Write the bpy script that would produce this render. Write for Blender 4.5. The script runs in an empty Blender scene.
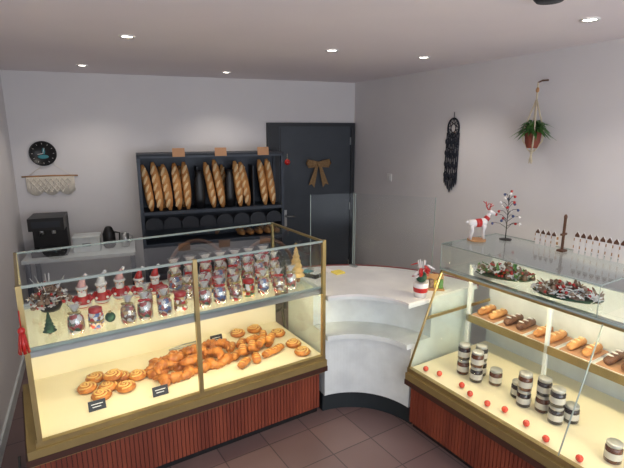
import bpy, math, random
from mathutils import Matrix, Vector
random.seed(7)
sc = bpy.context.scene
try:
    sc.view_settings.view_transform = 'Standard'
    sc.cycles.transparent_max_bounces = 32
except Exception as e:
    print(e)

# ---------------------------------------------------------------- materials
def lin(c):
    c = c / 255.0
    return c / 12.92 if c <= 0.04045 else ((c + 0.055) / 1.055) ** 2.4
def rgb(r, g, b):
    return (lin(r), lin(g), lin(b), 1)
def setin(b, names, val):
    for n in names:
        if n in b.inputs:
            b.inputs[n].default_value = val
            return
def mat(name, col, rough=0.5, metal=0.0, col2=None, nscale=8.0, bump=0.0, bscale=None, emis=None, estr=0.0, coat=0.0, stretch=None, detail=4):
    m = bpy.data.materials.new(name)
    m.use_nodes = True
    nt = m.node_tree
    b = nt.nodes['Principled BSDF']
    b.inputs['Base Color'].default_value = rgb(*col)
    b.inputs['Roughness'].default_value = rough
    b.inputs['Metallic'].default_value = metal
    if coat: setin(b, ['Coat Weight', 'Clearcoat'], coat)
    tc = nt.nodes.new('ShaderNodeTexCoord')
    mp = nt.nodes.new('ShaderNodeMapping')
    nt.links.new(tc.outputs['Object'], mp.inputs['Vector'])
    if stretch: mp.inputs['Scale'].default_value = stretch
    n = nt.nodes.new('ShaderNodeTexNoise')
    n.inputs['Scale'].default_value = nscale
    n.inputs['Detail'].default_value = detail
    nt.links.new(mp.outputs['Vector'], n.inputs['Vector'])
    if col2 is None:
        col2 = tuple(max(0, c * 0.94) for c in col)
    r = nt.nodes.new('ShaderNodeValToRGB')
    r.color_ramp.elements[0].position = 0.35
    r.color_ramp.elements[1].position = 0.65
    r.color_ramp.elements[0].color = rgb(*col)
    r.color_ramp.elements[1].color = rgb(*col2)
    nt.links.new(n.outputs['Fac'], r.inputs['Fac'])
    nt.links.new(r.outputs['Color'], b.inputs['Base Color'])
    if bump:
        n2 = nt.nodes.new('ShaderNodeTexNoise')
        n2.inputs['Scale'].default_value = bscale or nscale * 4
        nt.links.new(mp.outputs['Vector'], n2.inputs['Vector'])
        bp = nt.nodes.new('ShaderNodeBump')
        bp.inputs['Strength'].default_value = bump
        bp.inputs['Distance'].default_value = 0.01
        nt.links.new(n2.outputs['Fac'], bp.inputs['Height'])
        nt.links.new(bp.outputs['Normal'], b.inputs['Normal'])
    if emis:
        setin(b, ['Emission Color', 'Emission'], rgb(*emis))
        b.inputs['Emission Strength'].default_value = estr
    return m
def emat(name, col, s):
    m = bpy.data.materials.new(name); m.use_nodes = True
    nt = m.node_tree; nt.nodes.clear()
    e = nt.nodes.new('ShaderNodeEmission'); e.inputs[0].default_value = col; e.inputs[1].default_value = s
    o = nt.nodes.new('ShaderNodeOutputMaterial'); nt.links.new(e.outputs[0], o.inputs[0])
    return m
def glassmat(name, tint=(0.93, 0.97, 0.96, 1), base=0.04, mx=0.45, rough=0.02, power=3.0):
    m = bpy.data.materials.new(name); m.use_nodes = True
    nt = m.node_tree; nt.nodes.clear()
    t = nt.nodes.new('ShaderNodeBsdfTransparent'); t.inputs[0].default_value = tint
    g = nt.nodes.new('ShaderNodeBsdfGlossy'); g.inputs[0].default_value = (0.95, 0.97, 1, 1); g.inputs['Roughness'].default_value = rough
    lw = nt.nodes.new('ShaderNodeLayerWeight'); lw.inputs['Blend'].default_value = 0.5
    pw = nt.nodes.new('ShaderNodeMath'); pw.operation = 'POWER'; pw.inputs[1].default_value = power
    ml = nt.nodes.new('ShaderNodeMath'); ml.operation = 'MULTIPLY_ADD'; ml.inputs[1].default_value = mx; ml.inputs[2].default_value = base
    nt.links.new(lw.outputs['Facing'], pw.inputs[0]); nt.links.new(pw.outputs[0], ml.inputs[0])
    mix = nt.nodes.new('ShaderNodeMixShader')
    nt.links.new(ml.outputs[0], mix.inputs[0]); nt.links.new(t.outputs[0], mix.inputs[1]); nt.links.new(g.outputs[0], mix.inputs[2])
    o = nt.nodes.new('ShaderNodeOutputMaterial'); nt.links.new(mix.outputs[0], o.inputs[0])
    return m
def vormat(name, cols, scale=40, rough=0.35):
    m = bpy.data.materials.new(name); m.use_nodes = True
    nt = m.node_tree; b = nt.nodes['Principled BSDF']; b.inputs['Roughness'].default_value = rough
    tc = nt.nodes.new('ShaderNodeTexCoord')
    v = nt.nodes.new('ShaderNodeTexVoronoi'); v.inputs['Scale'].default_value = scale
    nt.links.new(tc.outputs['Object'], v.inputs['Vector'])
    s = nt.nodes.new('ShaderNodeSeparateColor'); nt.links.new(v.outputs['Color'], s.inputs[0])
    r = nt.nodes.new('ShaderNodeValToRGB'); r.color_ramp.interpolation = 'CONSTANT'
    el = r.color_ramp.elements
    el[0].color = rgb(*cols[0]); el[0].position = 0
    el[1].color = rgb(*cols[1]); el[1].position = 1.0 / len(cols)
    for i in range(2, len(cols)):
        e = el.new(i / len(cols)); e.color = rgb(*cols[i])
    nt.links.new(s.outputs[0], r.inputs['Fac']); nt.links.new(r.outputs['Color'], b.inputs['Base Color'])
    return m

M_wall = mat('wall_paint', (222, 219, 219), 0.9, col2=(218, 215, 216), nscale=2, bump=0.08, bscale=120)
M_ceil = mat('ceiling_paint', (234, 226, 228), 0.95, col2=(230, 222, 225), nscale=1.5, bump=0.05, bscale=90)
M_white = mat('white_laminate', (216, 222, 222), 0.4)
M_marble = mat('marble_top', (232, 231, 228), 0.25, col2=(218, 217, 216), nscale=4, detail=10)
M_redtrim = mat('red_trim', (130, 48, 44), 0.4)
M_cream = mat('cream_deck', (238, 228, 198), 0.45, col2=(234, 223, 192), nscale=3)
M_gold = mat('brass_profile', (178, 158, 110), 0.35, 0.8, col2=(160, 142, 98), nscale=6)
M_goldm = mat('olive_gold_band', (150, 130, 84), 0.45, 0.4)
M_alu = mat('aluminium', (190, 192, 192), 0.3, 0.9)
M_brown = mat('dark_brown_band', (66, 38, 30), 0.4)
M_rib = mat('mahogany_rib', (132, 64, 44), 0.45, col2=(108, 48, 34), nscale=10, stretch=(1, 1, 0.15))
M_black = mat('black_plastic', (22, 22, 25), 0.4)
M_toe = mat('toe_kick', (30, 38, 42), 0.5)
M_slate = mat('slate_metal', (60, 68, 80), 0.5, 0.1, col2=(52, 59, 71))
M_slate2 = mat('slate_metal_dark', (38, 43, 52), 0.55)
M_door = mat('door_paint', (66, 72, 80), 0.6, col2=(60, 66, 74), nscale=3)
M_doorf = mat('door_frame_paint', (40, 44, 50), 0.55)
M_crust = mat('baguette_crust', (214, 156, 94), 0.65, col2=(182, 122, 66), nscale=14, bump=0.4, bscale=60)
M_slash = mat('baguette_slash', (240, 206, 156), 0.8, bump=0.3, bscale=80)
M_bun = mat('viennoiserie', (208, 134, 56), 0.4, col2=(158, 86, 30), nscale=22, bump=0.4, bscale=50, coat=0.2)
M_bunl = mat('pastry_light', (226, 184, 112), 0.6, bump=0.3, bscale=60)
M_cake = mat('chocolate_cake', (84, 52, 36), 0.5, col2=(120, 80, 54), nscale=30)
M_glass = glassmat('clear_glass', base=0.04, mx=0.42)
M_plexi = glassmat('plexiglass', (0.95, 0.965, 0.97, 1), 0.005, 0.12, 0.12)
M_gedge = mat('glass_edge', (158, 172, 166), 0.2)
M_cello = glassmat('cellophane', (0.95, 0.95, 0.96, 1), 0.16, 0.5, 0.12, 1.5)
M_red = mat('red_gloss', (186, 30, 28), 0.3, coat=0.4)
M_redb = mat('red_candy', (224, 66, 42), 0.2, coat=0.6)
M_wh = mat('white_soft', (232, 228, 226), 0.7)
M_pink = mat('pink_felt', (222, 170, 168), 0.8)
M_skin = mat('face_peach', (226, 178, 150), 0.6)
M_green = mat('leaf_green', (58, 104, 46), 0.55, col2=(90, 140, 66), nscale=20)
M_dgreen = mat('deep_green', (34, 76, 52), 0.6)
M_terra = mat('terracotta', (132, 66, 50), 0.75)
M_rope = mat('jute_rope', (214, 200, 172), 0.9, bump=0.5, bscale=200)
M_cotton = mat('cotton_cord', (240, 232, 218), 0.95, bump=0.5, bscale=200)
M_blkcord = mat('black_cord', (28, 32, 44), 0.9, bump=0.5, bscale=200)
M_burlap = mat('burlap', (160, 130, 92), 0.95, col2=(138, 108, 74), nscale=60, bump=0.6, bscale=200)
M_wood = mat('light_wood', (186, 142, 96), 0.6, col2=(166, 122, 80), nscale=10, stretch=(1, 6, 1))
M_dwood = mat('dark_wood', (100, 66, 46), 0.6, col2=(80, 50, 34), nscale=12)
M_jar = mat('jam_dark', (40, 30, 32), 0.15, coat=0.5)
M_jar2 = mat('jam_amber', (92, 48, 26), 0.15, coat=0.5)
M_label = mat('jar_label', (206, 202, 192), 0.7)
M_lid = mat('jar_lid', (190, 190, 186), 0.35, 0.5)
M_cone = mat('pinecone', (104, 74, 58), 0.8, col2=(160, 136, 118), nscale=50, bump=0.8, bscale=80)
M_blue = mat('blue_bauble', (56, 74, 120), 0.3, coat=0.5)
M_yel = mat('paper_yellow', (236, 214, 100), 0.7)
M_teal = mat('teal_print', (60, 140, 150), 0.5)
M_switch = mat('switch_white', (236, 236, 234), 0.4)
M_paper = mat('kraft_tag', (190, 144, 108), 0.8)
M_bagA = vormat('bag_print_a', [(180, 40, 36), (230, 224, 218), (70, 100, 70), (206, 160, 92)], 55)
M_bagB = vormat('bag_print_b', [(80, 104, 156), (232, 228, 224), (196, 80, 66), (136, 96, 70), (230, 200, 170)], 60)
M_bagC = vormat('bag_print_c', [(120, 76, 48), (214, 180, 120), (188, 54, 50), (240, 236, 230), (206, 196, 190)], 60)
M_led = emat('led_warm', (1.0, 0.82, 0.50, 1), 46)
M_spot = emat('spot_glow', (1.0, 0.93, 0.8, 1), 16)
M_spotring = mat('spot_ring', (225, 225, 225), 0.4)

# tile floor
M_tile = bpy.data.materials.new('floor_tile'); M_tile.use_nodes = True
nt = M_tile.node_tree; b = nt.nodes['Principled BSDF']; b.inputs['Roughness'].default_value = 0.42
tc = nt.nodes.new('ShaderNodeTexCoord'); mp = nt.nodes.new('ShaderNodeMapping'); mp.inputs['Rotation'].default_value = (0, 0, math.radians(-32.5))
br = nt.nodes.new('ShaderNodeTexBrick'); br.offset = 0; br.inputs['Scale'].default_value = 1
br.inputs['Brick Width'].default_value = 0.3; br.inputs['Row Height'].default_value = 0.3
br.inputs['Mortar Size'].default_value = 0.004; br.inputs['Color1'].default_value = rgb(130, 106, 104); br.inputs['Color2'].default_value = rgb(118, 96, 96)
br.inputs['Mortar'].default_value = rgb(80, 68, 70)
nt.links.new(tc.outputs['Object'], mp.inputs[0]); nt.links.new(mp.outputs[0], br.inputs['Vector'])
nz = nt.nodes.new('ShaderNodeTexNoise'); nz.inputs['Scale'].default_value = 12
mx = nt.nodes.new('ShaderNodeMixRGB'); mx.blend_type = 'MULTIPLY'; mx.inputs[0].default_value = 0.3
nt.links.new(br.outputs['Color'], mx.inputs[1]); nt.links.new(nz.outputs['Fac'], mx.inputs[2]); nt.links.new(mx.outputs[0], b.inputs['Base Color'])

# ---------------------------------------------------------------- mesh builder
I4 = Matrix.Identity(4)
def T(x, y, z): return Matrix.Translation((x, y, z))
def RX(a): return Matrix.Rotation(math.radians(a), 4, 'X')
def RY(a): return Matrix.Rotation(math.radians(a), 4, 'Y')
def RZ(a): return Matrix.Rotation(math.radians(a), 4, 'Z')
class MB:
    def __init__(s): s.v = []; s.f = []; s.m = []; s.sm = []; s.mats = []; s.M = I4
    def add(s, vs, fs, mt, smooth=False, M=None):
        if mt not in s.mats: s.mats.append(mt)
        k = s.mats.index(mt); o = len(s.v)
        MM = s.M @ M if M is not None else s.M
        for p in vs: s.v.append(tuple(MM @ Vector(p)))
        for f in fs: s.f.append([i + o for i in f]); s.m.append(k); s.sm.append(smooth)
    def box(s, x0, x1, y0, y1, z0, z1, mt, M=None):
        vs = [(x0,y0,z0),(x1,y0,z0),(x1,y1,z0),(x0,y1,z0),(x0,y0,z1),(x1,y0,z1),(x1,y1,z1),(x0,y1,z1)]
        s.add(vs, [(0,3,2,1),(4,5,6,7),(0,1,5,4),(1,2,6,5),(2,3,7,6),(3,0,4,7)], mt, False, M)
    def quad(s, a, b, c, d, mt, M=None): s.add([a, b, c, d], [(0, 1, 2, 3)], mt, False, M)
    def lathe(s, prof, mt, seg=20, M=None, smooth=True, sx=1, sy=1, cap=True):
        vs = []; fs = []
        for (r, z) in prof:
            for i in range(seg):
                a = 2 * math.pi * i / seg; vs.append((r * math.cos(a) * sx, r * math.sin(a) * sy, z))
        for j in range(len(prof) - 1):
            for i in range(seg):
                k = (i + 1) % seg
                fs.append((j*seg+i, j*seg+k, (j+1)*seg+k, (j+1)*seg+i))
        if cap:
            fs.append(tuple(range(seg))[::-1]); fs.append(tuple((len(prof)-1)*seg + i for i in range(seg)))
        s.add(vs, fs, mt, smooth, M)
    def ell(s, c, r, mt, M=None, seg=12, rings=8):
        if not hasattr(r, '__len__'): r = (r, r, r)
        pr = []
        for j in range(rings + 1):
            a = math.pi * j / rings - math.pi / 2
            pr.append((max(1e-4, math.cos(a)), math.sin(a)))
        MM = T(*c) @ Matrix.Diagonal((r[0], r[1], r[2], 1))
        if M is not None: MM = M @ MM
        s.lathe(pr, mt, seg, MM)
    def tube(s, pts, r, mt, seg=8, closed=False, M=None, flat=1.0):
        P = [Vector(p) for p in pts]; n = len(P); vs = []; fs = []
        up = Vector((0, 0, 1)); prev = None
        for i in range(n):
            if closed: t = P[(i+1) % n] - P[i-1]
            else: t = P[min(i+1, n-1)] - P[max(i-1, 0)]
            t.normalize()
            if prev is None:
                ref = up if abs(t.z) < 0.9 else Vector((1, 0, 0))
                a = t.cross(ref).normalized()
            else:
                a = (prev - t * prev.dot(t)).normalized()
            prev = a; bb = t.cross(a)
            rr = r[i] if hasattr(r, '__len__') else r
            for k in range(seg):
                an = 2 * math.pi * k / seg
                vs.append(tuple(P[i] + a * math.cos(an) * rr + bb * math.sin(an) * rr * flat))
        for i in range(n if closed else n - 1):
            j = (i + 1) % n
            for k in range(seg):
                l = (k + 1) % seg
                fs.append((i*seg+k, i*seg+l, j*seg+l, j*seg+k))
        if not closed:
            fs.append(tuple(range(seg))[::-1]); fs.append(tuple((n-1)*seg + k for k in range(seg)))
        s.add(vs, fs, mt, True, M)
    def prism(s, poly, z0, z1, mt, M=None, mside=None):
        n = len(poly)
        vs = [(p[0], p[1], z0) for p in poly] + [(p[0], p[1], z1) for p in poly]
        s.add(vs, [tuple(range(n))[::-1], tuple(range(n, 2*n))], mt, False, M)
        s.add(vs, [(i, (i+1) % n, (i+1) % n + n, i + n) for i in range(n)], mside or mt, False, M)
    def annulus(s, r0, r1, a0, a1, z0, z1, mt, seg=28, M=None, outer=None, inner=None):
        A = [math.radians(a0 + (a1 - a0) * i / seg) for i in range(seg + 1)]
        for i in range(seg):
            c0, s0, c1, s1 = math.cos(A[i]), math.sin(A[i]), math.cos(A[i+1]), math.sin(A[i+1])
            v = [(r0*c0,r0*s0,z0),(r1*c0,r1*s0,z0),(r1*c1,r1*s1,z0),(r0*c1,r0*s1,z0),
                 (r0*c0,r0*s0,z1),(r1*c0,r1*s0,z1),(r1*c1,r1*s1,z1),(r0*c1,r0*s1,z1)]
            s.add(v, [(0,3,2,1),(4,5,6,7)], mt, False, M)
            s.add(v, [(1,2,6,5)], outer or mt, True, M)
            s.add(v, [(3,0,4,7)], inner or mt, True, M)
            if i == 0: s.add(v, [(0,1,5,4)], mt, False, M)
            if i == seg-1: s.add(v, [(2,3,7,6)], mt, False, M)
    def build(s, name, M=I4, bevel=0.0):
        me = bpy.data.meshes.new(name)
        me.from_pydata(s.v, [], s.f)
        for mt in s.mats: me.materials.append(mt)
        me.polygons.foreach_set('material_index', s.m)
        me.polygons.foreach_set('use_smooth', s.sm)
        me.update()
        ob = bpy.data.objects.new(name, me)
        sc.collection.objects.link(ob)
        ob.matrix_world = M
        if bevel:
            md = ob.modifiers.new('bevel', 'BEVEL'); md.width = bevel; md.segments = 2; md.limit_method = 'ANGLE'; md.angle_limit = math.radians(50)
        return ob

# frames -------------------------------------------------------
F = T(0.29, 2.62, 0) @ RZ(32.5)          # display-case frame (x along left case, y to the back)
K = (0.518, 5.916); LC = (-2.918, 4.623)
W = T(K[0], K[1], 0) @ RZ(20.62)         # back wall, x right, y out of the room
R = T(K[0], K[1], 0) @ RZ(-64.75)        # right wall, x towards the viewer, y out of the room
L = T(LC[0], LC[1], 0) @ RZ(-64.75)      # left wall, y into the room
S = T(-0.017, -1.527, 0) @ RZ(25.25)     # shop front, y into the room
H = 2.53

# ---------------------------------------------------------------- room shell
poly = [(LC[0], LC[1]), (-0.017, -1.527), (3.293, 0.034), K]
m = MB(); m.prism(poly, -0.06, 0.0, M_tile); m.build('floor')
m = MB(); m.prism(poly, H, H + 0.06, M_ceil); m.build('ceiling')
m = MB(); m.box(-3.75, 0.1, 0.0, 0.12, 0, H, M_wall); m.build('wall_back', W)
m = MB(); m.box(0.0, 6.52, 0.0, 0.12, 0, H, M_wall); m.build('wall_right', R)
m = MB(); m.box(0.0, 6.8, -0.12, 0.0, 0, H, M_wall); m.build('wall_left', L)
m = MB()
m.box(0, 3.66, -0.12, 0, 0, 0.25, M_wall); m.box(0, 3.66, -0.12, 0, 2.35, H, M_wall)
m.box(0, 0.15, -0.12, 0, 0.25, 2.35, M_wall); m.box(3.5, 3.66, -0.12, 0, 0.25, 2.35, M_wall)
m.build('wall_front', S)
m = MB()
for x in (0.15, 1.25, 2.35, 3.44): m.box(x, x + 0.06, -0.09, -0.03, 0.25, 2.35, M_slate)
m.box(0.15, 3.5, -0.09, -0.03, 0.25, 0.31, M_slate); m.box(0.15, 3.5, -0.09, -0.03, 2.29, 2.35, M_slate)
m.build('window_1', S)
m = MB(); m.box(-3.66, -1.125, -0.015, 0, 0, 0.09, M_white); m.build('baseboard_back', W)
m = MB(); m.box(0.02, 6.4, -0.015, 0, 0, 0.09, M_white); m.build('baseboard_right', R)
m = MB(); m.box(0.02, 6.7, 0, 0.015, 0, 0.09, M_white); m.build('baseboard_left', L)

# door ---------------------------------------------------------
m = MB()
m.box(-1.115, -0.98, -0.05, -0.001, 0, 2.06, M_doorf); m.box(-0.06, -0.012, -0.05, -0.001, 0, 2.06, M_doorf)
m.box(-0.98, -0.06, -0.05, -0.001, 2.02, 2.06, M_doorf)
m.box(-0.98, -0.06, -0.03, -0.001, 0.005, 2.02, M_door)
m.box(-0.965, -0.95, -0.032, -0.029, 0.02, 2.0, M_doorf)
m.box(-0.93, -0.89, -0.036, -0.029, 0.84, 1.04, M_alu)
m.tube([(-0.91, -0.03, 0.97), (-0.91, -0.075, 0.97), (-0.80, -0.078, 0.965)], 0.010, M_alu)
for z in (0.25, 1.0, 1.8): m.box(-0.07, -0.055, -0.045, -0.03, z, z + 0.09, M_alu)
m.build('door_1', W)
m = MB()
for sgn in (-1, 1):
    loop = [(0, 0, 0), (sgn*0.06, -0.02, 0.045), (sgn*0.13, -0.03, 0.055), (sgn*0.155, -0.03, 0.01), (sgn*0.125, -0.025, -0.035), (sgn*0.06, -0.015, -0.02), (0, 0, 0)]
    P = []
    for i in range(len(loop) - 1):
        for k in range(4):
            P.append(tuple(Vector(loop[i]).lerp(Vector(loop[i+1]), k / 4)))
    P.append(loop[-1])
    vs = [(p[0], p[1] - 0.022, p[2]) for p in P] + [(p[0], p[1] + 0.018, p[2]) for p in P]
    n = len(P); m.add(vs, [(i, i+1, i+1+n, i+n) for i in range(n-1)], M_burlap, True)
    m.add([(sgn*p[0], p[1], p[2]) for p in [(0,-0.03,0.03),(0.14,-0.03,0.06),(0.15,-0.03,0.0),(0.13,-0.03,-0.045),(0,-0.03,-0.03)]], [(0,1,2,3,4)], M_burlap)
    m.add([(0, -0.028, 0), (sgn*0.03, -0.03, 0), (sgn*0.13, -0.032, -0.25), (sgn*0.09, -0.032, -0.235), (sgn*0.055, -0.032, -0.28)], [(0,1,2,3,4)], M_burlap)
m.ell((0, -0.03, 0), (0.028, 0.02, 0.032), M_burlap)
m.build('burlap_bow', W @ T(-0.50, -0.055, 1.58))

# ceiling spots --------------------------------------------------
for (x, y) in [(-1.091,2.961),(-1.98,4.267),(-0.833,4.78),(0.139,3.47),(0.855,3.80),(1.385,2.52),(-0.4,1.2),(1.6,1.0)]:
    m = MB()
    m.lathe([(0.030, -0.002), (0.045, -0.008), (0.047, 0.0)], M_spotring, 24, cap=False)
    m.lathe([(0.0001, -0.003), (0.031, -0.003)], M_spot, 24, cap=False)
    m.build('ceiling_spotlight', T(x, y, H - 0.001))
    ld = bpy.data.lights.new('spot_lamp', 'SPOT'); ld.energy = 17; ld.spot_size = math.radians(125); ld.spot_blend = 0.8; ld.color = (1, 0.91, 0.80); ld.shadow_soft_size = 0.03
    lo = bpy.data.objects.new('spot_lamp', ld); lo.location = (x, y, H - 0.03); sc.collection.objects.link(lo)
m = MB(); m.lathe([(0.0001, -0.03), (0.05, -0.03), (0.062, -0.018), (0.065, 0)], M_slate2, 28, cap=False)
m.build('smoke_detector', T(0.965, 2.07, H))

# ---------------------------------------------------------------- left display case
def rib_panel(m, x0, x1, y, z0, z1, axis='x'):
    n = int((x1 - x0) / 0.024)
    for i in range(n):
        a = x0 + (x1 - x0) * i / n
        w = (x1 - x0) / n
        if axis == 'x': m.box(a + 0.002, a + w - 0.002, y - 0.008, y, z0, z1, M_rib)
        else: m.box(y - 0.008, y, a + 0.002, a + w - 0.002, z0, z1, M_rib)
X0, X1, YF, YB = -1.70, 0.03, 0.43, 1.16
m = MB()
m.box(X0 - .03, X1 - .02, YF + 0.06, YB, 0.0, 0.05, M_black)
m.box(X0 - .03, X1 - .02, YF + 0.035, YB, 0.05, 0.36, M_brown)
rib_panel(m, X0 - .03, X1 - .02, YF + 0.035, 0.055, 0.335)
m.box(X0 - 0.05, X1 + 0.005, YF - 0.005, YB, 0.335, 0.355, M_goldm)
m.box(X0 - 0.06, X1 + 0.01, YF - 0.03, YB, 0.355, 0.39, M_brown)
m.box(X0 - 0.05, X1 + 0.008, YF - 0.025, YB, 0.39, 0.435, M_goldm)
m.box(X0 - 0.01, X1 + 0.005, YF - 0.01, YF + 0.02, 0.435, 0.465, M_gold)
m.box(X0, X1, YF + 0.02, YB, 0.436, 0.455, M_cream)              # deck
m.box(X0, X1, YB - 0.02, YB, 0.455, 0.93, M_cream)              # back panel
m.box(X0, X0 + 0.012, YF + 0.02, YB - 0.02, 0.455, 0.55, M_cream)
m.box(X0, X1, YB - 0.03, YB, 0.93, 0.96, M_alu)
for x in (X0, (X0 + X1) / 2 - 0.025, X1 - 0.02):                  # brass posts
    m.box(x - 0.002, x + 0.022, YF - 0.012, YF + 0.012, 0.45, 1.285, M_gold)
for x in (X0, X1 - 0.02):
    m.box(x, x + 0.018, YB - 0.02, YB, 0.96, 1.28, M_gold)
    m.box(x, x + 0.014, YF, YB, 1.268, 1.282, M_gold)
m.box(X0, X1, YF - 0.008, YF + 0.004, 1.270, 1.283, M_gedge)
m.box(X0, X1, YB - 0.012, YB, 1.272, 1.282, M_gedge)
m.box(X0 + 0.02, X1 - 0.02, YF + 0.012, YF + 0.018, 0.910, 0.955, M_alu)
m.box(X0 + 0.02, X1 - 0.02, YF + 0.012, YF + 0.06, 0.938, 0.944, M_alu)
m.box(X0 + 0.03, X1 - 0.03, YF + 0.024, YF + 0.044, 0.918, 0.936, M_led)
m.box(X0 + 0.01, X1 - 0.01, YF + 0.012, YF + 0.02, 0.944, 0.962, M_gedge)
# glass
m.quad((X0, YF, 0.46), (X1, YF, 0.46), (X1, YF, 1.27), (X0, YF, 1.27), M_glass)
m.quad((X0, YF, 1.276), (X1, YF, 1.276), (X1, YB, 1.276), (X0, YB, 1.276), M_glass)
m.quad((X0 + .005, YF, 0.46), (X0 + .005, YB, 0.46), (X0 + .005, YB, 1.27), (X0 + .005, YF, 1.27), M_glass)
m.quad((X1 - .005, YF, 0.46), (X1 - .005, YB, 0.46), (X1 - .005, YB, 1.27), (X1 - .005, YF, 1.27), M_glass)
m.box(X0 + 0.01, X1 - 0.01, YF + 0.02, YB - 0.03, 0.944, 0.952, M_glass)
m.build('pastry_display_case', F)
ZS = 0.9525; ZD = 0.4555

# ---------------------------------------------------------------- curved checkout counter
m = MB()
A0, A1 = 1.5, 84.5
m.annulus(0.47, 1.02, A0, A1, 0.0, 0.14, M_toe)
m.annulus(0.44, 1.06, A0, A1, 0.14, 0.575, M_white)
m.annulus(0.40, 1.06, A0, A1, 0.575, 0.61, M_white)
m.annulus(0.62, 1.06, A0, A1, 0.61, 0.865, M_white)
m.annulus(0.40, 1.10, A0, A1, 0.865, 0.885, M_white, outer=M_redtrim)
m.annulus(0.40, 1.085, A0, A1, 0.885, 0.90, M_marble, outer=M_redtrim)
m.annulus(1.085, 1.105, A0, A1, 0.865, 0.905, M_redtrim)
m.build('curved_checkout_counter', F)

# plexiglass screens
for a, c in (((0.27, 0.985), (0.60, 0.87)), ((0.61, 0.86), (0.97, 0.36))):
    m = MB()
    d = (Vector(c) - Vector(a)); n = Vector((-d.y, d.x)).normalized() * 0.002
    p = [(a[0]-n.x, a[1]-n.y), (c[0]-n.x, c[1]-n.y), (c[0]+n.x, c[1]+n.y), (a[0]+n.x, a[1]+n.y)]
    m.prism(p, 0.9105, 1.5, M_plexi)
    for q in (a, c):
        m.box(q[0] - .012, q[0] + .012, q[1] - .03, q[1] + .03, 0.9005, 0.915, M_alu)
        m.box(q[0] - .002, q[0] + .002, q[1] - .002, q[1] + .002, 0.915, 1.5, M_gedge)
    m.build('plexiglass_screen', F)

# ---------------------------------------------------------------- right display case
m = MB()
xF, xT, xB, y1, y0 = 0.40, 0.66, 1.20, -0.012, -2.05
m.box(xF + 0.07, xB, y0, y1, 0, 0.05, M_black)
m.box(xF + 0.04, xB, y0, y1, 0.05, 0.36, M_brown)
rib_panel(m, y0, y1, xF + 0.04, 0.055, 0.335, 'y')
m.box(xF - 0.005, xB, y0, y1, 0.335, 0.355, M_goldm)
m.box(xF - 0.03, xF + 0.1, y0, y1, 0.355, 0.39, M_brown)
m.box(xF - 0.025, xF + 0.1, y0, y1, 0.39, 0.435, M_goldm)
m.box(xF - 0.01, xF + 0.02, y0, y1, 0.435, 0.468, M_gold)
m.box(xF + 0.02, xB, y0, y1, 0.36, 0.455, M_cream)
m.box(xB - 0.02, xB, y0, y1, 0.455, 1.09, M_white)
m.box(xB - 0.28, xB - 0.02, y0, y1 - 0.02, 0.70, 0.72, M_white)      # rear shelf
m.box(xB - 0.285, xB - 0.275, y0, y1 - 0.02, 0.685, 0.735, M_gold)
for y in (y1 - 0.03, -0.62, -1.25, -1.9):
    m.box(xB - 0.285, xB - 0.265, y - 0.01, y + 0.01, 0.455, 1.09, M_white)
sl = (xT - xF) / (1.1 - 0.465)
m.box(xF + sl * (0.78 - .465), xB, y1 - 0.012, y1, 0.772, 0.790, M_gold)
m.tube([(xF, y1 - 0.006, 0.465), (xT, y1 - 0.006, 1.1)], 0.008, M_gold)
m.tube([(xF, -1.03, 0.465), (xT, -1.03, 1.1)], 0.004, M_gedge)
m.box(xT - 0.01, xT + 0.012, y0, y1, 1.078, 1.097, M_gold)
m.box(xT + 0.012, xT + 0.07, y0, y1, 1.085, 1.091, M_alu)
m.box(xT + 0.02, xT + 0.04, y0 + .02, y1 - 0.02, 1.066, 1.084, M_led)
m.box(xT - 0.02, xT - 0.008, y0, y1, 1.097, 1.107, M_gedge)
# glass
m.quad((xF, y0, 0.465), (xF, y1, 0.465), (xT, y1, 1.1), (xT, y0, 1.1), M_glass)
m.quad((xT - 0.02, y0, 1.103), (xB, y0, 1.103), (xB, y1, 1.103), (xT - 0.02, y1, 1.103), M_glass)
m.add([(xF, y1 - .004, .465), (xB, y1 - .004, .465), (xB, y1 - .004, 1.1), (xT, y1 - .004, 1.1)], [(0, 1, 2, 3)], M_glass)
xg = xT - .015; ye = -1.0
m.quad((xg, y1, 1.105), (xg, ye, 1.105), (xg, ye, 1.27), (xg, y1, 1.27), M_glass)
m.quad((xg, y1, 1.105), (xB, y1, 1.105), (xB, y1, 1.27), (xg, y1, 1.27), M_glass)
m.quad((xg, ye, 1.105), (xB, ye, 1.105), (xB, ye, 1.27), (xg, ye, 1.27), M_glass)
m.box(xg, xB, ye, y1, 1.266, 1.272, M_glass)
m.tube([(xg, y1, 1.27), (xg, ye, 1.27), (xg, ye, 1.105)], 0.003, M_gedge, 6)
m.tube([(xg, y1, 1.105), (xg, y1, 1.27), (xB, y1, 1.27)], 0.003, M_gedge, 6)
m.tube([(xB, y1, 1.27), (xB, ye, 1.27), (xg, ye, 1.27)], 0.003, M_gedge, 6)
m.build('jar_display_case', F)
ZT = 1.106; ZG = 1.2725

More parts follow.
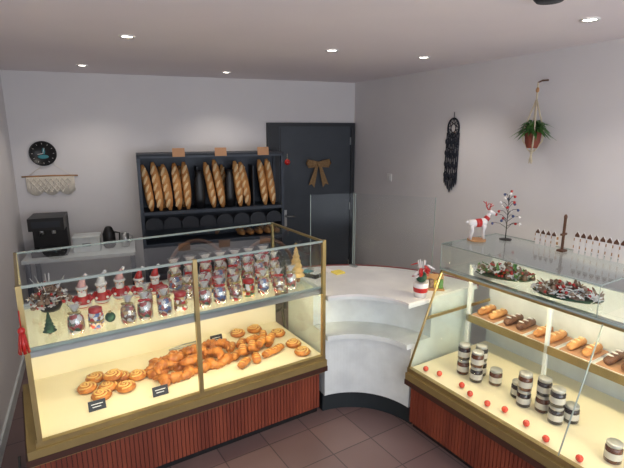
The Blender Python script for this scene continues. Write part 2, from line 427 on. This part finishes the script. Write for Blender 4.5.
# ---------------------------------------------------------------- bakery products
def baguette(m, M, ln=0.5, r=0.03):
    n = 12; P = []; rr = []
    for i in range(n + 1):
        t = i / n; P.append((0.008 * math.sin(t * 3), 0, t * ln))
        rr.append(r * max(0.12, (1 - abs(2 * t - 1) ** 3.2)) ** 0.5)
    m.tube(P, rr, M_crust, 12, M=M)
    k = 5
    for i in range(k):
        z = ln * (0.16 + 0.68 * i / (k - 1))
        m.ell((0, 0, 0), (r * .42, 0.012, 0.050), M_slash, M @ T(0, -r * 0.78, z) @ RY(28), 8, 6)
m = MB()
a, c, yf, yb, top = -2.54, -1.04, -0.42, -0.06, 1.74
for x in (a, c - 0.03):
    m.box(x, x + 0.03, yf, yf + 0.03, 0, top, M_slate); m.box(x, x + 0.03, yb - 0.03, yb, 0, top, M_slate)
m.box(a, c, yf, yf + 0.03, top - 0.03, top, M_slate)
m.box(a, c, yf, yb, top - 0.01, top + 0.01, M_slate2)
m.box(a, c, yb - 0.012, yb, 0.1, top, M_slate)
m.box(a + 0.01, a + 0.02, yf + 0.03, yb - 0.03, 0.1, top, M_slate); m.box(c - 0.02, c - 0.01, yf + 0.03, yb - 0.03, 0.1, 1.17, M_slate)
for z in (0.15, 0.48, 0.80, 1.14):
    m.box(a + 0.02, c - 0.02, yf, yb, z, z + 0.03, M_slate)
for i in range(7):
    x = a + 0.1 + i * 0.2
    m.box(x + .085, x + 0.1, yf + 0.14, yb - 0.02, 1.17, 1.60, M_slate2)
for i in range(8):
    x = a + 0.12 + i * 0.18
    arc = [(x + 0.084 * math.cos(t * math.pi / 12), 1.04 + 0.07 * math.sin(t * math.pi / 12)) for t in range(13)] + [(x - 0.084, 0.99), (x + 0.084, 0.99)]
    vs = [(p[0], yf + 0.01, p[1]) for p in arc] + [(p[0], yf + 0.03, p[1]) for p in arc]; n = len(arc)
    m.add(vs, [tuple(range(n))[::-1], tuple(range(n, 2*n))] + [(k, (k+1) % n, (k+1) % n + n, k + n) for k in range(n)], M_slate2)
m.build('bread_rack', W)
m = MB()
xs = [-2.43, -2.34, -2.25, -2.16, -2.07, -1.80, -1.71, -1.52, -1.43, -1.24, -1.15]
for i, x in enumerate(xs):
    baguette(m, T(x, -0.37 + random.uniform(-.01, .01), 1.175) @ RX(-7) @ RY(random.uniform(-9, -2)) @ RZ(random.uniform(-20, 20)), random.uniform(0.47, 0.52), 0.042)
for x in (-2.3, -2.1, -1.65, -1.42, -1.2):
    baguette(m, T(x, -0.22, 1.175) @ RX(-10) @ RY(-3), 0.44, 0.036)
m.build('baguettes', W)
m = MB()
for x in (-1.94, -1.62):
    m.lathe([(0.05, 0), (0.055, 0.1), (0.052, 0.30), (0.03, 0.35), (0.045, 0.40)], M_black, 14, T(x, -0.33, 1.172), sy=0.6)
m.build('black_bread_bags', W)
for x in (-2.14, -1.72, -1.27):
    m = MB(); m.box(-0.06, 0.06, -0.004, 0.004, 0, 0.085, M_paper, RX(-8)); m.build('price_card', W @ T(x, yf - 0.012, top - 0.02))
m = MB(); m.ell((0, 0, 0), 0.032, M_red); m.lathe([(0.01, 0.028), (0.01, 0.04)], M_gold, 8); m.tube([(0, 0, 0.04), (0, 0, 0.09)], 0.002, M_rope, 5)
m.build('christmas_bauble', W @ T(c + 0.03, yf - 0.035, top - 0.1))
m = MB()
for i in range(5):
    x = -1.5 + i * 0.1
    m.ell((x, -0.25, 0.866), (0.045, 0.13, 0.035), M_crust)
    m.ell((x, -0.25, 0.891), (0.012, 0.09, 0.014), M_slash)
m.build('country_loaves', W)

def bun_round(m, x, y, z, s=1.0):
    M = T(x, y, z) @ RZ(random.uniform(0, 360)) @ Matrix.Scale(s, 4)
    m.lathe([(0.03, 0), (0.055, 0.006), (0.062, 0.02), (0.05, 0.036), (0.022, 0.042), (0.001, 0.043)], M_bun, 18, M)
    for i in range(3):
        P = []
        for k in range(10):
            an = k / 9 * 4.2 + i * 2.1; rr = 0.052 - 0.045 * k / 9
            P.append((rr * math.cos(an), rr * math.sin(an), 0.034 + 0.01 * k / 9))
        m.tube(P, 0.006, M_bunl, 6, M=M)
def croissant(m, x, y, z, s=1.0, rz=None):
    M = T(x, y, z) @ RZ(random.uniform(0, 360) if rz is None else rz) @ Matrix.Scale(s, 4)
    P = []; rr = []
    n = 21
    for i in range(n):
        t = i / (n - 1) * 2 - 1
        an = t * 1.45
        P.append((0.06 * math.sin(an), 0.06 * math.cos(an) - 0.04, 0.026 - .012 * abs(t)))
        rr.append((0.027 * (1 - abs(t) ** 1.5) + 0.005) * (1.0 + 0.15 * ((i % 3) - 1)))
    m.tube(P, rr, M_bun, 10, M=M)
def choc(m, x, y, z, rz):
    M = T(x, y, z) @ RZ(rz)
    m.tube([(-.055, 0, .022), (-.05, 0, .023), (-.02, 0, .025), (.02, 0, .025), (.05, 0, .023), (.055, 0, .022)], [.018, .027, .031, .031, .027, .018], M_bun, 12, M=M, flat=0.75)
    for k in (-.03, 0, .03): m.ell((k, 0, .045), (.005, .02, .004), M_bunl, M, 8, 5)
m = MB()
for (x, y) in [(-1.42,.83),(-1.31,.78),(-1.22,.86),(-1.13,.82),(-1.36,.93),(-1.36,.70),(-1.22,.72)]:
    bun_round(m, x, y, ZD, 0.95)
bun_round(m, -1.27, .83, ZD + 0.038, 0.95)
m.build('round_brioches', F)
m = MB()
for i in range(18):
    x = -1.02 + (i % 6) * 0.085 + random.uniform(-.015, .015); y = 0.66 + (i // 6) * 0.12 + (i % 6) * 0.012
    croissant(m, x, y, ZD, 1.1)
for i in range(6): croissant(m, -.98 + i * 0.085, 0.76 + (i % 2) * .09, ZD + 0.038, 1.1)
m.build('croissants', F)
m = MB()
for i in range(12):
    x = -0.49 + (i % 4) * 0.095 + random.uniform(-.012, .012); y = 0.60 + (i // 4) * 0.13 + (i % 4) * .02
    choc(m, x, y, ZD, random.uniform(10, 80))
for i in range(4): choc(m, -0.46 + i * .08, .70 + i * .02, ZD + .043, random.uniform(20, 70))
m.build('chocolate_rolls', F)
m = MB()
for (x, y) in [(-.07,.68),(-.08,.90),(-.08,.54),(-.20,1.06),(-.34,1.06)]:
    bun_round(m, x, y, ZD, 0.95)
m.build('raisin_swirls', F)
for (x, y) in [(-1.40, .58), (-1.06, .54), (-.52,1.03)]:
    m = MB(); Mx = RX(-18)
    m.box(-.045, .045, -.003, .003, 0, .055, M_black, Mx); m.box(-.03, .03, -.0045, -.003, .033, .037, M_wh, Mx); m.box(-.025, .02, -.0045, -.003, .018, .022, M_wh, Mx)
    m.box(-.02, .02, 0, .02, 0, .004, M_black)
    m.build('chalk_price_tag', F @ T(x, y, ZD + .001))
m = MB()
for sgn in (-1, 1): m.tube([(-.12, sgn * .004, .012), (0, sgn * .022, .014), (.1, sgn * .018, .012)], .005, M_alu, 6)
m.build('serving_tongs', F @ T(-.74, 1.08, ZD) @ RZ(5))

# ---------------------------------------------------------------- christmas goods
def candy_bag(x, y, z, mt, rib, s=1.0, fr=F):
    m = MB()
    m.lathe([(.026, 0), (.034, .006), (.037, .04), (.034, .075), (.022, .095), (.010, .104)], mt, 14, sy=.85)
    m.lathe([(.0385, .002), (.0395, .04), (.036, .08), (.012, .106)], M_cello, 14, sy=.88, cap=False)
    m.lathe([(.010, .104), (.018, .12), (.036, .15)], M_cello, 12, cap=False, sy=.6)
    m.lathe([(.006, .104), (.012, .12), (.026, .142)], M_wh, 7, cap=False, sy=.4)
    m.lathe([(.0125, .100), (.0145, .104), (.0125, .108)], rib, 12)
    for sgn in (-1, 1): m.ell((sgn * .017, -.012, .105), (.014, .004, .008), rib, None, 8, 6)
    m.build('candy_gift_bag', fr @ T(x, y, z) @ RZ(random.uniform(-30, 20)) @ Matrix.Scale(s, 4))
def santa(x, y, z, s=1.0, hat=None):
    m = MB(); hat = hat or M_red
    m.lathe([(.03, 0), (.038, .01), (.036, .04), (.024, .07)], M_red, 16)
    m.lathe([(.0385, .008), (.040, .014), (.0385, .020)], M_wh, 16)
    m.ell((0, 0, .085), (.025, .024, .024), M_skin)
    m.ell((0, -.014, .072), (.022, .015, .026), M_wh)
    m.ell((0, -.026, .088), (.005, .005, .005), M_pink, None, 6, 5)
    for sg in (-1, 1):
        m.ell((sg * .009, -.022, .094), .003, M_black, None, 6, 5)
        m.tube([(sg * .028, 0, .06), (sg * .042, -.012, .042), (sg * .03, -.03, .036)], [.011, .010, .008], M_red, 8)
        m.ell((sg * .027, -.033, .036), .008, M_wh, None, 6, 5)
    m.lathe([(.027, .096), (.031, .103), (.027, .11)], M_wh, 14)
    m.tube([(0, 0, .105), (.003, 0, .13), (.012, 0, .155), (.022, 0, .168)], [.026, .018, .010, .004], hat, 12)
    m.ell((.024, 0, .168), .010, M_wh, None, 8, 6)
    m.build('santa_figurine', F @ T(x, y, z) @ RZ(-10) @ Matrix.Scale(s, 4))
def gift_jar(x, y, z, mt):
    m = MB()
    m.lathe([(.034, 0), (.039, .004), (.039, .075), (.032, .088)], mt, 18)
    m.lathe([(.034, .086), (.035, .089), (.035, .106), (.032, .110)], M_red, 18)
    m.lathe([(.0396, .035), (.0402, .04), (.0396, .045)], M_gold, 18)
    m.build('biscuit_jar', F @ T(x, y, z) @ RZ(random.uniform(0, 90)))
bags = [M_bagA, M_bagB, M_bagC]
i = 0
for x in [-1.46, -1.36, -1.20, -1.11, -1.00, -.90, -.76, -.66, -.56, -.46, -.36, -.26, -.16]:
    if i % 4 == 1: gift_jar(x, .57, ZS, bags[i % 3])
    else: candy_bag(x, .56 + random.uniform(-.02, .03), ZS, bags[i % 3], M_red if i % 2 else M_gold, 1.08)
    i += 1
for j, x in enumerate([-1.38, -1.27, -1.16]): santa(x, .93 + .02 * j, ZS, 1.15, M_pink if j % 2 == 0 else M_wh)
for j, x in enumerate([-1.05, -.95]): santa(x, .94, ZS, 1.1, M_red)
for j, x in enumerate([-1.06, -.96, -.81, -.71, -.61, -.51, -.40, -.30, -.20]):
    if j % 3 == 1: gift_jar(x, .73, ZS, bags[j % 3])
    else: candy_bag(x, .72, ZS, bags[j % 3], M_red if j % 2 else M_gold, 1.0)
for j, x in enumerate([-.84, -.74, -.64, -.54, -.44, -.34, -.24, -.12]):
    candy_bag(x, .86 + random.uniform(-.01, .01), ZS, bags[(j + 1) % 3], M_red if j % 3 else M_gold, 1.2)
for j, x in enumerate([-.80, -.69, -.58, -.47, -.36, -.25, -.13]): candy_bag(x, 1.02, ZS, bags[j % 3], M_red, 1.3)
m = MB(); m.ell((0, 0, .028), .028, M_dgreen); m.lathe([(.007, .054), (.007, .064)], M_gold, 8); m.build('green_bauble', F @ T(-1.285, .60, ZS))
m = MB()
m.lathe([(.02, 0), (.02, .012), (.006, .013), (.006, .03)], M_dwood, 12)
for k in range(6): m.lathe([(.045 - k * .0065, .03 + k * .024), (.001 + (5 - k) * .003, .062 + k * .024)], M_bunl, 16)
m.ell((0, 0, .19), .008, M_gold)
m.build('cone_christmas_tree', F @ T(-.055, .66, ZS) @ Matrix.Scale(1.4, 4))
m = MB()
for k in range(5): m.lathe([(.04 - k * .007, .02 + k * .022), (.004, .055 + k * .022)], M_dgreen, 12)
m.lathe([(.008, 0), (.008, .03)], M_dwood, 8)
m.build('mini_fir_tree', F @ T(-1.58, .60, ZS) @ Matrix.Scale(.85, 4))

def flower_cluster(m, w, d, h, n, mats, seedv=1):
    rnd = random.Random(seedv)
    for i in range(n):
        a = rnd.uniform(0, 6.28); q = rnd.uniform(0, 1) ** .5
        x, y = q * w * math.cos(a), q * d * math.sin(a); z = h * (1.0 - q * .6) * rnd.uniform(.5, 1)
        t = rnd.random()
        if t < .22: m.ell((x, y, z), rnd.uniform(.007, .012), mats[0], None, 7, 5)
        elif t < .6:
            M = T(x, y, z) @ RZ(rnd.uniform(0, 360)) @ RX(rnd.uniform(-60, 60))
            for k in range(5): m.ell((0, .012, 0), (.007, .013, .003), mats[1], M @ RZ(k * 72), 6, 4)
        elif t < .8:
            M = T(x, y, z) @ RX(rnd.uniform(-70, 70)) @ RZ(rnd.uniform(0, 360))
            m.lathe([(.004, -.02), (.016, -.012), (.015, .0), (.010, .012), (.002, .022)], mats[2], 8, M)
        else:
            M = T(x, y, z * .8) @ RZ(rnd.uniform(0, 360)) @ RX(rnd.uniform(20, 80))
            m.ell((0, 0, .02), (.010, .003, .032), mats[3], M, 6, 5)
m = MB(); m.lathe([(.05, 0), (.065, .03), (.06, .06), (.055, .06)], M_black, 18)
flower_cluster(m, .11, .10, .19, 130, [M_red, M_wh, M_cone, M_cone], 3)
for k in range(10):
    a = random.uniform(0, 6.28); m.tube([(0, 0, .05), (.05 * math.cos(a), .05 * math.sin(a), .13), (.09 * math.cos(a), .09 * math.sin(a), .20)], .002, M_wh, 5)
m.build('dried_flower_bowl', F @ T(-1.55, .98, ZS))
for k, (x, y, rz) in enumerate([(.82, -.36, -68), (.80, -.76, -74)]):
    m = MB()
    m.lathe([(.5, 0), (.85, .004), (1.0, .02), (.96, .022), (.82, .009), (.01, .008)], M_dgreen, 28, Matrix.Diagonal((.18, .085, 1, 1)))
    flower_cluster(m, .17, .08, .10, 150, [M_red, M_wh, M_cone, M_cone if k else M_green], 11 + k)
    m.build('dried_flower_tray', F @ T(x, y, ZT) @ RZ(rz))

m = MB()
m.lathe([(.055, 0), (.055, .008), (.05, .01)], M_wood, 20)
for (x, y, kx) in [(-.045, -.014, .010), (-.04, .014, .004), (.038, -.014, -.006), (.043, .014, -.002)]:
    m.tube([(x, y, .01), (x + kx * .3, y, .035), (x + kx, y, .06), (x, y, .095)], [.006, .0055, .008, .014], M_wh, 8)
m.tube([(-.06, 0, .105), (-.05, 0, .108), (-.02, 0, .106), (.02, 0, .108), (.045, 0, .115), (.055, 0, .118)], [.008, .021, .023, .026, .024, .012], M_wh, 12)
m.tube([(.04, 0, .115), (.06, 0, .14), (.068, 0, .165)], [.018, .013, .011], M_wh, 10)
m.tube([(.058, 0, .172), (.075, 0, .172), (.095, 0, .163), (.106, 0, .159)], [.010, .015, .010, .006], M_wh, 10)
m.ell((.108, 0, .160), .006, M_red, None, 8, 6)
m.tube([(.05, 0, .128), (.062, 0, .142)], [.019, .017], M_red, 12)
m.tube([(-.015, 0, .107), (.018, 0, .108)], [.0255, .0275], M_red, 12)
m.ell((-.066, 0, .115), (.010, .006, .008), M_wh)
for sg in (-1, 1):
    m.ell((.062, sg * .018, .18), (.005, .012, .005), M_wh, None, 6, 5)
    m.tube([(.066, sg * .006, .182), (.058, sg * .022, .205), (.062, sg * .035, .232)], [.004, .0035, .002], M_red, 6)
    m.tube([(.059, sg * .02, .203), (.078, sg * .03, .220)], [.003, .002], M_red, 6)
    m.tube([(.060, sg * .028, .218), (.045, sg * .04, .232)], [.003, .002], M_red, 6)
m.build('reindeer_ornament', F @ T(.90, -.08, ZG) @ RZ(-25) @ Matrix.Scale(1.1, 4))
m = MB()
m.lathe([(.04, 0), (.04, .006), (.01, .01)], M_black, 16)
m.tube([(0, 0, .005), (0, 0, .14), (.004, 0, .32)], [.004, .003, .002], M_black, 6)
for k in range(22):
    a = k * 2.4; z = .07 + k * .0107; r = .095 - k * .0033
    e = (r * math.cos(a), r * math.sin(a), z + .035)
    m.tube([(0, 0, z), (r * .5 * math.cos(a), r * .5 * math.sin(a), z + .03), e], .0018, M_black, 5)
    m.ell((e[0], e[1], e[2] - .008), .0095, [M_red, M_blue, M_wh][k % 3], None, 8, 6)
m.build('wire_bauble_tree', F @ T(1.08, -.17, ZG))
def fence(x, y, rz, n, h):
    m = MB(); w = n * .036
    for i in range(n):
        a = i * .036
        m.prism([(a, 0), (a + .026, 0), (a + .026, h), (a + .013, h + .02), (a, h)], -.004, .004, M_wh, RX(90))
        m.prism([(a, h * .9), (a + .026, h * .9), (a + .026, h), (a + .013, h + .02), (a, h)], .0041, .006, M_dwood, RX(90))
    for z in (h * .25, h * .65): m.box(-.01, w, .004, .01, z, z + .016, M_wood)
    m.build('picket_fence_decoration', F @ T(x, y, ZG) @ RZ(rz))
fence(1.15, -.34, -90, 4, .08); fence(1.13, -.60, -90, 9, .11)
m = MB(); m.box(-.025, .025, -.02, .02, 0, .012, M_dwood); m.box(-.006, .006, -.006, .006, .012, .20, M_dwood); m.box(-.028, .028, -.005, .005, .10, .112, M_dwood)
m.ell((0, 0, .21), (.01, .01, .018), M_dwood)
m.build('wooden_post_ornament', F @ T(1.10, -.545, ZG))

# jars on deck
def jar(m, x, y, z, mj):
    m.lathe([(.033, 0), (.038, .004), (.038, .074), (.031, .084)], mj, 20, T(x, y, z))
    m.lathe([(.0384, .022), (.0386, .024), (.0386, .055), (.0384, .057)], M_label, 20, T(x, y, z), cap=False)
    m.lathe([(.034, .083), (.035, .085), (.035, .098), (.033, .100), (.001, .100)], M_lid, 20, T(x, y, z))
jl = [(.66,-.24,2),(.74,-.31,2),(.65,-.35,2),(.72,-.44,1),(.71,-.60,1),(.66,-.67,2),(.70,-.76,2),(.66,-.86,2),(.74,-.90,1),(.60,-1.18,1)]
for j, (x, y, n) in enumerate(jl):
    for k in range(n):
        m = MB(); jar(m, 0, 0, 0, M_jar2 if (j + k) % 3 == 0 else M_jar); m.build('jam_jar', F @ T(x, y, .4555 + k * .1005) @ RZ(random.uniform(-40, 40)))
m = MB()
for y in (-.10, -.19, -.36, -.45, -.57, -.66, -.80, -.93, -1.1): m.ell((.48 + random.uniform(-.03, .03), y, .456 + .018), .018, M_redb)
m.build('red_candies', F)
# plated pastries and cakes on the rear shelf of the right case
m = MB()
for t in range(9):
    y = -.14 - t * .21
    m.box(.945, 1.165, y - .095, y + .095, .7205, .727, M_wh)
    m.box(.95, 1.16, y - .09, y + .09, .727, .730, M_paper)
    if t % 3 == 1:
        for q in (-.045, .045):
            m.tube([(.965, y + q, .752), (.98, y + q, .755), (1.06, y + q, .757), (1.13, y + q, .755), (1.145, y + q, .752)], [.012, .024, .027, .024, .012], M_cake, 12)
            for z in range(3): m.ell((1.0 + z * .05, y + q, .785), (.008, .02, .004), M_wh, None, 8, 5)
    else:
        for q in (-.045, .045):
            m.tube([(.965, y + q, .750), (.98, y + q, .752), (1.055, y + q, .755), (1.13, y + q, .752), (1.145, y + q, .750)], [.010, .022, .028, .022, .010], M_crust, 12)
            for z in range(3): m.ell((1.01 + z * .045, y + q, .779), (.010, .018, .006), M_slash, None, 8, 5)
m.build('pastry_platters', F)

# ---------------------------------------------------------------- counter items
m = MB()
m.lathe([(.03, 0), (.038, .05), (.04, .08), (.036, .08)], M_wh, 16)
m.lathe([(.0375, .03), (.040, .05), (.0395, .055)], M_red, 16, cap=False)
for k in range(12):
    a = k * 40; m.ell((.028, 0, .12 + .018 * (k % 4)), (.028, .012, .004), M_red if k % 3 else M_wh, RZ(a) @ RY(-25), 8, 5)
m.ell((0, 0, .11), (.03, .03, .03), M_dgreen)
for k in range(5): m.tube([(0, 0, .1), (.02 * math.cos(k * 1.3), .02 * math.sin(k * 1.3), .2)], .003, M_wh, 5)
m.build('poinsettia_pot', F @ T(.56, .07, .9005) @ Matrix.Scale(1.25, 4))
m = MB()
m.box(-.07, .07, -.03, .05, 0, .01, M_wood); m.box(-.07, .07, .04, .05, .01, .1, M_wood)
for k in range(4): m.box(-.06 + k * .032, -.034 + k * .032, -.005, .03, .01, .06 + .01 * (k % 2), [M_wh, M_cone, M_yel, M_green][k])
m.build('card_holder', F @ T(.74, .12, .9005) @ RZ(-40))
m = MB(); m.box(-.04, .04, -.04, .04, 0, .012, M_yel); m.box(-.05, .03, .06, .15, 0, .004, M_wh, RZ(15)); m.build('sticky_note_pad', F @ T(.40, .79, .9005))
m = MB(); m.box(-.045, .045, -.08, .08, 0, .03, M_black); m.box(-.035, .035, .0, .07, .03, .033, M_teal)
for i in range(3):
    for j in range(3): m.box(-.033 + i * .024, -.015 + i * .024, -.07 + j * .02, -.056 + j * .02, .03, .034, M_switch)
m.build('card_terminal', F @ T(.18, .84, .9005) @ RZ(20))

# ---------------------------------------------------------------- back-of-shop furniture
m = MB()
m.box(-3.6, -2.62, -.56, -.03, .78, .81, M_white)
for x in (-3.58, -2.67):
    for y in (-.54, -.08): m.box(x, x + .04, y, y + .04, 0, .78, M_slate)
m.box(-3.58, -2.64, -.52, -.06, .3, .32, M_white)
m.build('work_table', W)
m = MB()
m.box(-.15, .15, -.18, .16, 0, .05, M_black); m.box(-.15, .15, 0, .16, .05, .34, M_black); m.box(-.15, .15, -.18, .16, .25, .37, M_black)
m.box(-.12, .12, -.182, -.178, .28, .34, M_slate2); m.tube([(-.05, -.12, .25), (-.05, -.12, .21)], .018, M_alu, 12); m.tube([(.05, -.12, .25), (.05, -.12, .21)], .018, M_alu, 12)
m.tube([(-.05, -.13, .22), (-.05, -.26, .215)], .01, M_black, 8); m.box(-.1, .1, -.17, -.02, .05, .056, M_alu)
m.build('coffee_machine', W @ T(-3.38, -.28, .811), 0.006)
m = MB(); m.box(-.12, .12, -.1, .1, 0, .14, M_white); m.box(-.125, .125, -.105, .105, .14, .155, M_white); m.box(-.04, .04, -.107, -.1, .06, .09, M_slate); m.build('storage_box', W @ T(-3.06, -.3, .811), .004)
m = MB(); m.lathe([(.035, 0), (.05, .02), (.05, .12), (.03, .17), (.02, .18)], M_black, 18); m.tube([(.045, 0, .13), (.085, 0, .12), (.08, 0, .05), (.05, 0, .04)], .007, M_black, 8); m.build('coffee_grinder', W @ T(-2.86, -.26, .811) @ Matrix.Scale(1.2, 4))
m = MB(); m.lathe([(.03, 0), (.04, .01), (.04, .14), (.038, .14), (.036, .02), (.001, .015)], M_alu, 18, cap=False); m.tube([(.038, 0, .12), (.07, 0, .11), (.068, 0, .05), (.04, 0, .04)], .005, M_alu, 8); m.build('steel_milk_jug', W @ T(-2.71, -.28, .811))
for (x, y, rz) in [(-.46, 3.95, 205), (-.98, 3.95, 190)]:
    m = MB()
    m.prism([(.2 * math.cos(t * .3142), .2 * math.sin(t * .3142)) for t in range(20)], .44, .47, M_black)
    for sx in (-1, 1):
        for sy in (-1, 1): m.tube([(sx * .15, sy * .15, .45), (sx * .19, sy * .19, 0)], [.015, .011], M_black, 8)
    for rr in (1.0, .72):
        P = [(-.23 * rr, .17, .46)] + [(-.23 * rr * math.cos(t * math.pi / 12), .20, .84 + .26 * rr * math.sin(t * math.pi / 12)) for t in range(13)] + [(.23 * rr, .17, .46)]
        m.tube(P, .016, M_black if rr < 1 else M_dwood, 8)
    Pp = [(-.215, .195, .6)] + [(-.215 * math.cos(t * math.pi / 12), .20, .84 + .245 * math.sin(t * math.pi / 12)) for t in range(13)] + [(.215, .195, .6)]
    m.add(Pp, [tuple(range(len(Pp)))], M_slate2)
    m.build('bentwood_chair', T(x, y, 0) @ RZ(rz))

# ---------------------------------------------------------------- wall decoration
m = MB()
m.lathe([(.0001, .0), (.128, 0), (.135, .006), (.135, .025), (.125, .028), (.122, .018), (.0001, .018)], M_black, 40, RX(90), cap=False)
for k in range(12):
    m.box(-.002, .002, .098, .112, .0185, .0195, M_wh, RX(90) @ RZ(k * 30))
m.tube([(0, -.021, 0), (.02, -.021, .06)], .003, M_wh, 6); m.tube([(0, -.021, 0), (-.05, -.021, -.01)], .0035, M_wh, 6)
m.ell((.0, -.019, -.035), (.055, .002, .022), M_teal); m.ell((.01, -.019, .025), (.014, .002, .035), M_teal)
m.build('wall_clock', W @ T(-3.40, -.002, 1.755) @ Matrix.Scale(.9, 4))
def cord_fringe(m, x0, x1, z, n, fl, mt, r=.004):
    for i in range(n + 1):
        t = i / n; x = x0 + (x1 - x0) * t; l = fl(t)
        m.tube([(x, -.012, z), (x + random.uniform(-.003, .003), -.014, z - l * .5), (x, -.012, z - l)], r, mt, 5)
m = MB()
m.tube([(-.25, -.012, 0), (0, -.016, .006), (.25, -.012, 0)], .007, M_wood, 8)
m.tube([(-.2, -.012, 0), (0, -.008, .15), (.2, -.012, 0)], .0025, M_cotton, 6)
cord_fringe(m, -.21, .21, 0, 46, lambda t: .15 + .04 * abs(math.sin(t * 9.4)) , M_cotton, .0055)
for row in range(4):
    n = 8 - row
    for i in range(n):
        x = (i - (n - 1) / 2) * .050; z = -.02 - row * .034
        m.tube([(x - .022, -.022, z), (x, -.024, z - .03), (x + .022, -.022, z)], .006, M_cotton, 6)
        m.ell((x, -.024, z - .03), .010, M_cotton, None, 7, 5)
m.build('macrame_wall_hanging', W @ T(-3.36, 0, 1.53))
m = MB()
ring = [(.07 * math.cos(t * .2618), -.012, .085 * math.sin(t * .2618)) for t in range(24)]
m.tube(ring, .008, M_blkcord, 8, closed=True)
for k in range(8):
    a = k * math.pi / 4; b2 = a + 2.3
    m.tube([(.07 * math.cos(a), -.012, .085 * math.sin(a)), (.07 * math.cos(b2), -.012, .085 * math.sin(b2))], .003, M_blkcord, 5)
m.tube([(0, -.012, .085), (0, -.008, .14)], .003, M_blkcord, 5)
for i, x in enumerate((-.075, -.052, -.026, 0, .026, .052, .075)):
    l = .40 + .08 * (1 - abs(x) / .075)
    m.tube([(x, -.012, -.04), (x * 1.05, -.014, -.06 - l * .5), (x, -.012, -.06 - l)], .006, M_blkcord, 5)
    for k in range(4): m.ell((x, -.018, -.12 - .1 * k - .02 * (i % 2)), (.013, .009, .026), M_blkcord, None, 8, 6)
    m.ell((x, -.016, -.06 - l), (.010, .006, .040), M_blkcord, None, 8, 6)
for k in range(5):
    z = -.09 - k * .075
    m.tube([(-.075, -.014, z), (0, -.016, z - .03), (.075, -.014, z)], .006, M_blkcord, 5)
m.build('dreamcatcher', R @ T(1.774, 0, 2.0))
m = MB()
m.tube([(0, -.003, .47), (0, -.06, .465), (0, -.10, .45)], .006, M_dwood, 8)
m.ell((0, -.10, .40), (.012, .012, .02), M_wood); m.tube([(0, -.10, .45), (0, -.10, .33)], .006, M_rope, 6)
for k in range(4):
    a = math.pi / 4 + k * math.pi / 2
    m.tube([(0, -.10, .34), (.066 * math.cos(a), -.10 + .066 * math.sin(a), .12), (.062 * math.cos(a), -.10 + .062 * math.sin(a), .05), (.02 * math.cos(a), -.10 + .02 * math.sin(a), -.016), (0, -.10, -.03)], .0055, M_rope, 6)
m.ell((0, -.10, -.03), (.012, .012, .014), M_rope)
for k in range(9): m.tube([(0, -.1, -.03), (.012 * math.cos(k * .7), -.1 + .012 * math.sin(k * .7), -.11 + .01 * (k % 3))], .003, M_rope, 5)
m.lathe([(.035, 0), (.05, .04), (.056, .1), (.06, .1), (.06, .115), (.052, .115), (.05, .1), (.001, .1)], M_terra, 22, T(0, -.10, 0), cap=False)
rnd = random.Random(5)
for k in range(120):
    a = rnd.uniform(0, 360); ln = rnd.uniform(.09, .165); th = rnd.uniform(-15, 75)
    M = T(0, -.10, .105) @ RZ(a)
    ct, st = math.cos(math.radians(th)), math.sin(math.radians(th))
    p0 = Vector((.01, 0, 0)); p1 = Vector((.01 + ln * .5 * ct, 0, ln * .5 * st + .02)); p2 = Vector((.01 + ln * ct, 0, ln * st * .7 - .03))
    if (M @ p2).y > -.012: continue
    w = .013
    m.add([tuple(p0), (p1.x, -w, p1.z), (p1.x, w, p1.z), tuple(p2)], [(0, 1, 2), (1, 3, 2)], M_green, True, M)
m.build('hanging_potted_plant', R @ T(2.70, 0, 1.86))
m = MB(); m.box(-.04, .04, -.012, -.001, -.04, .04, M_switch); m.box(-.022, .022, -.018, -.012, -.025, .025, M_switch); m.build('light_switch', R @ T(.80, 0, 1.47), .002)
m = MB(); m.tube([(0, 0, 0), (0, 0, -.09)], .003, M_red, 5); m.ell((0, 0, -.10), (.017, .017, .019), M_red)
for k in range(14): m.tube([(.008 * math.cos(k), .008 * math.sin(k), -.11), (.022 * math.cos(k), .022 * math.sin(k), -.21)], .005, M_red, 5)
m.build('red_tassel', F @ T(-1.70, .385, 1.18))
m = MB(); m.tube([(-1.79, .52, .36), (-1.80, .5, .2), (-1.81, .47, .06), (-1.83, .4, .008), (-1.86, .3, .008)], .006, M_black, 8); m.build('power_cable', F)

# ---------------------------------------------------------------- light
w = bpy.data.worlds.new('World'); sc.world = w; w.use_nodes = True
bg = w.node_tree.nodes['Background']; bg.inputs[0].default_value = (0.74, 0.82, 1.0, 1); bg.inputs[1].default_value = 0.7
ld = bpy.data.lights.new('daylight', 'AREA'); ld.shape = 'RECTANGLE'; ld.size = 3.3; ld.size_y = 2.0; ld.energy = 98; ld.color = (0.91, 0.94, 1.0)
lo = bpy.data.objects.new('daylight', ld); sc.collection.objects.link(lo); lo.matrix_world = S @ T(1.83, -.35, 1.35) @ RX(90)

# ---------------------------------------------------------------- camera
cd = bpy.data.cameras.new('camera'); cd.sensor_width = 36; cd.lens = 36 * 470 / 624; cd.clip_start = 0.02
co = bpy.data.objects.new('camera', cd); co.location = (0, 0, 2.0); co.rotation_euler = (math.radians(77.3), 0, 0)
sc.collection.objects.link(co); sc.camera = co
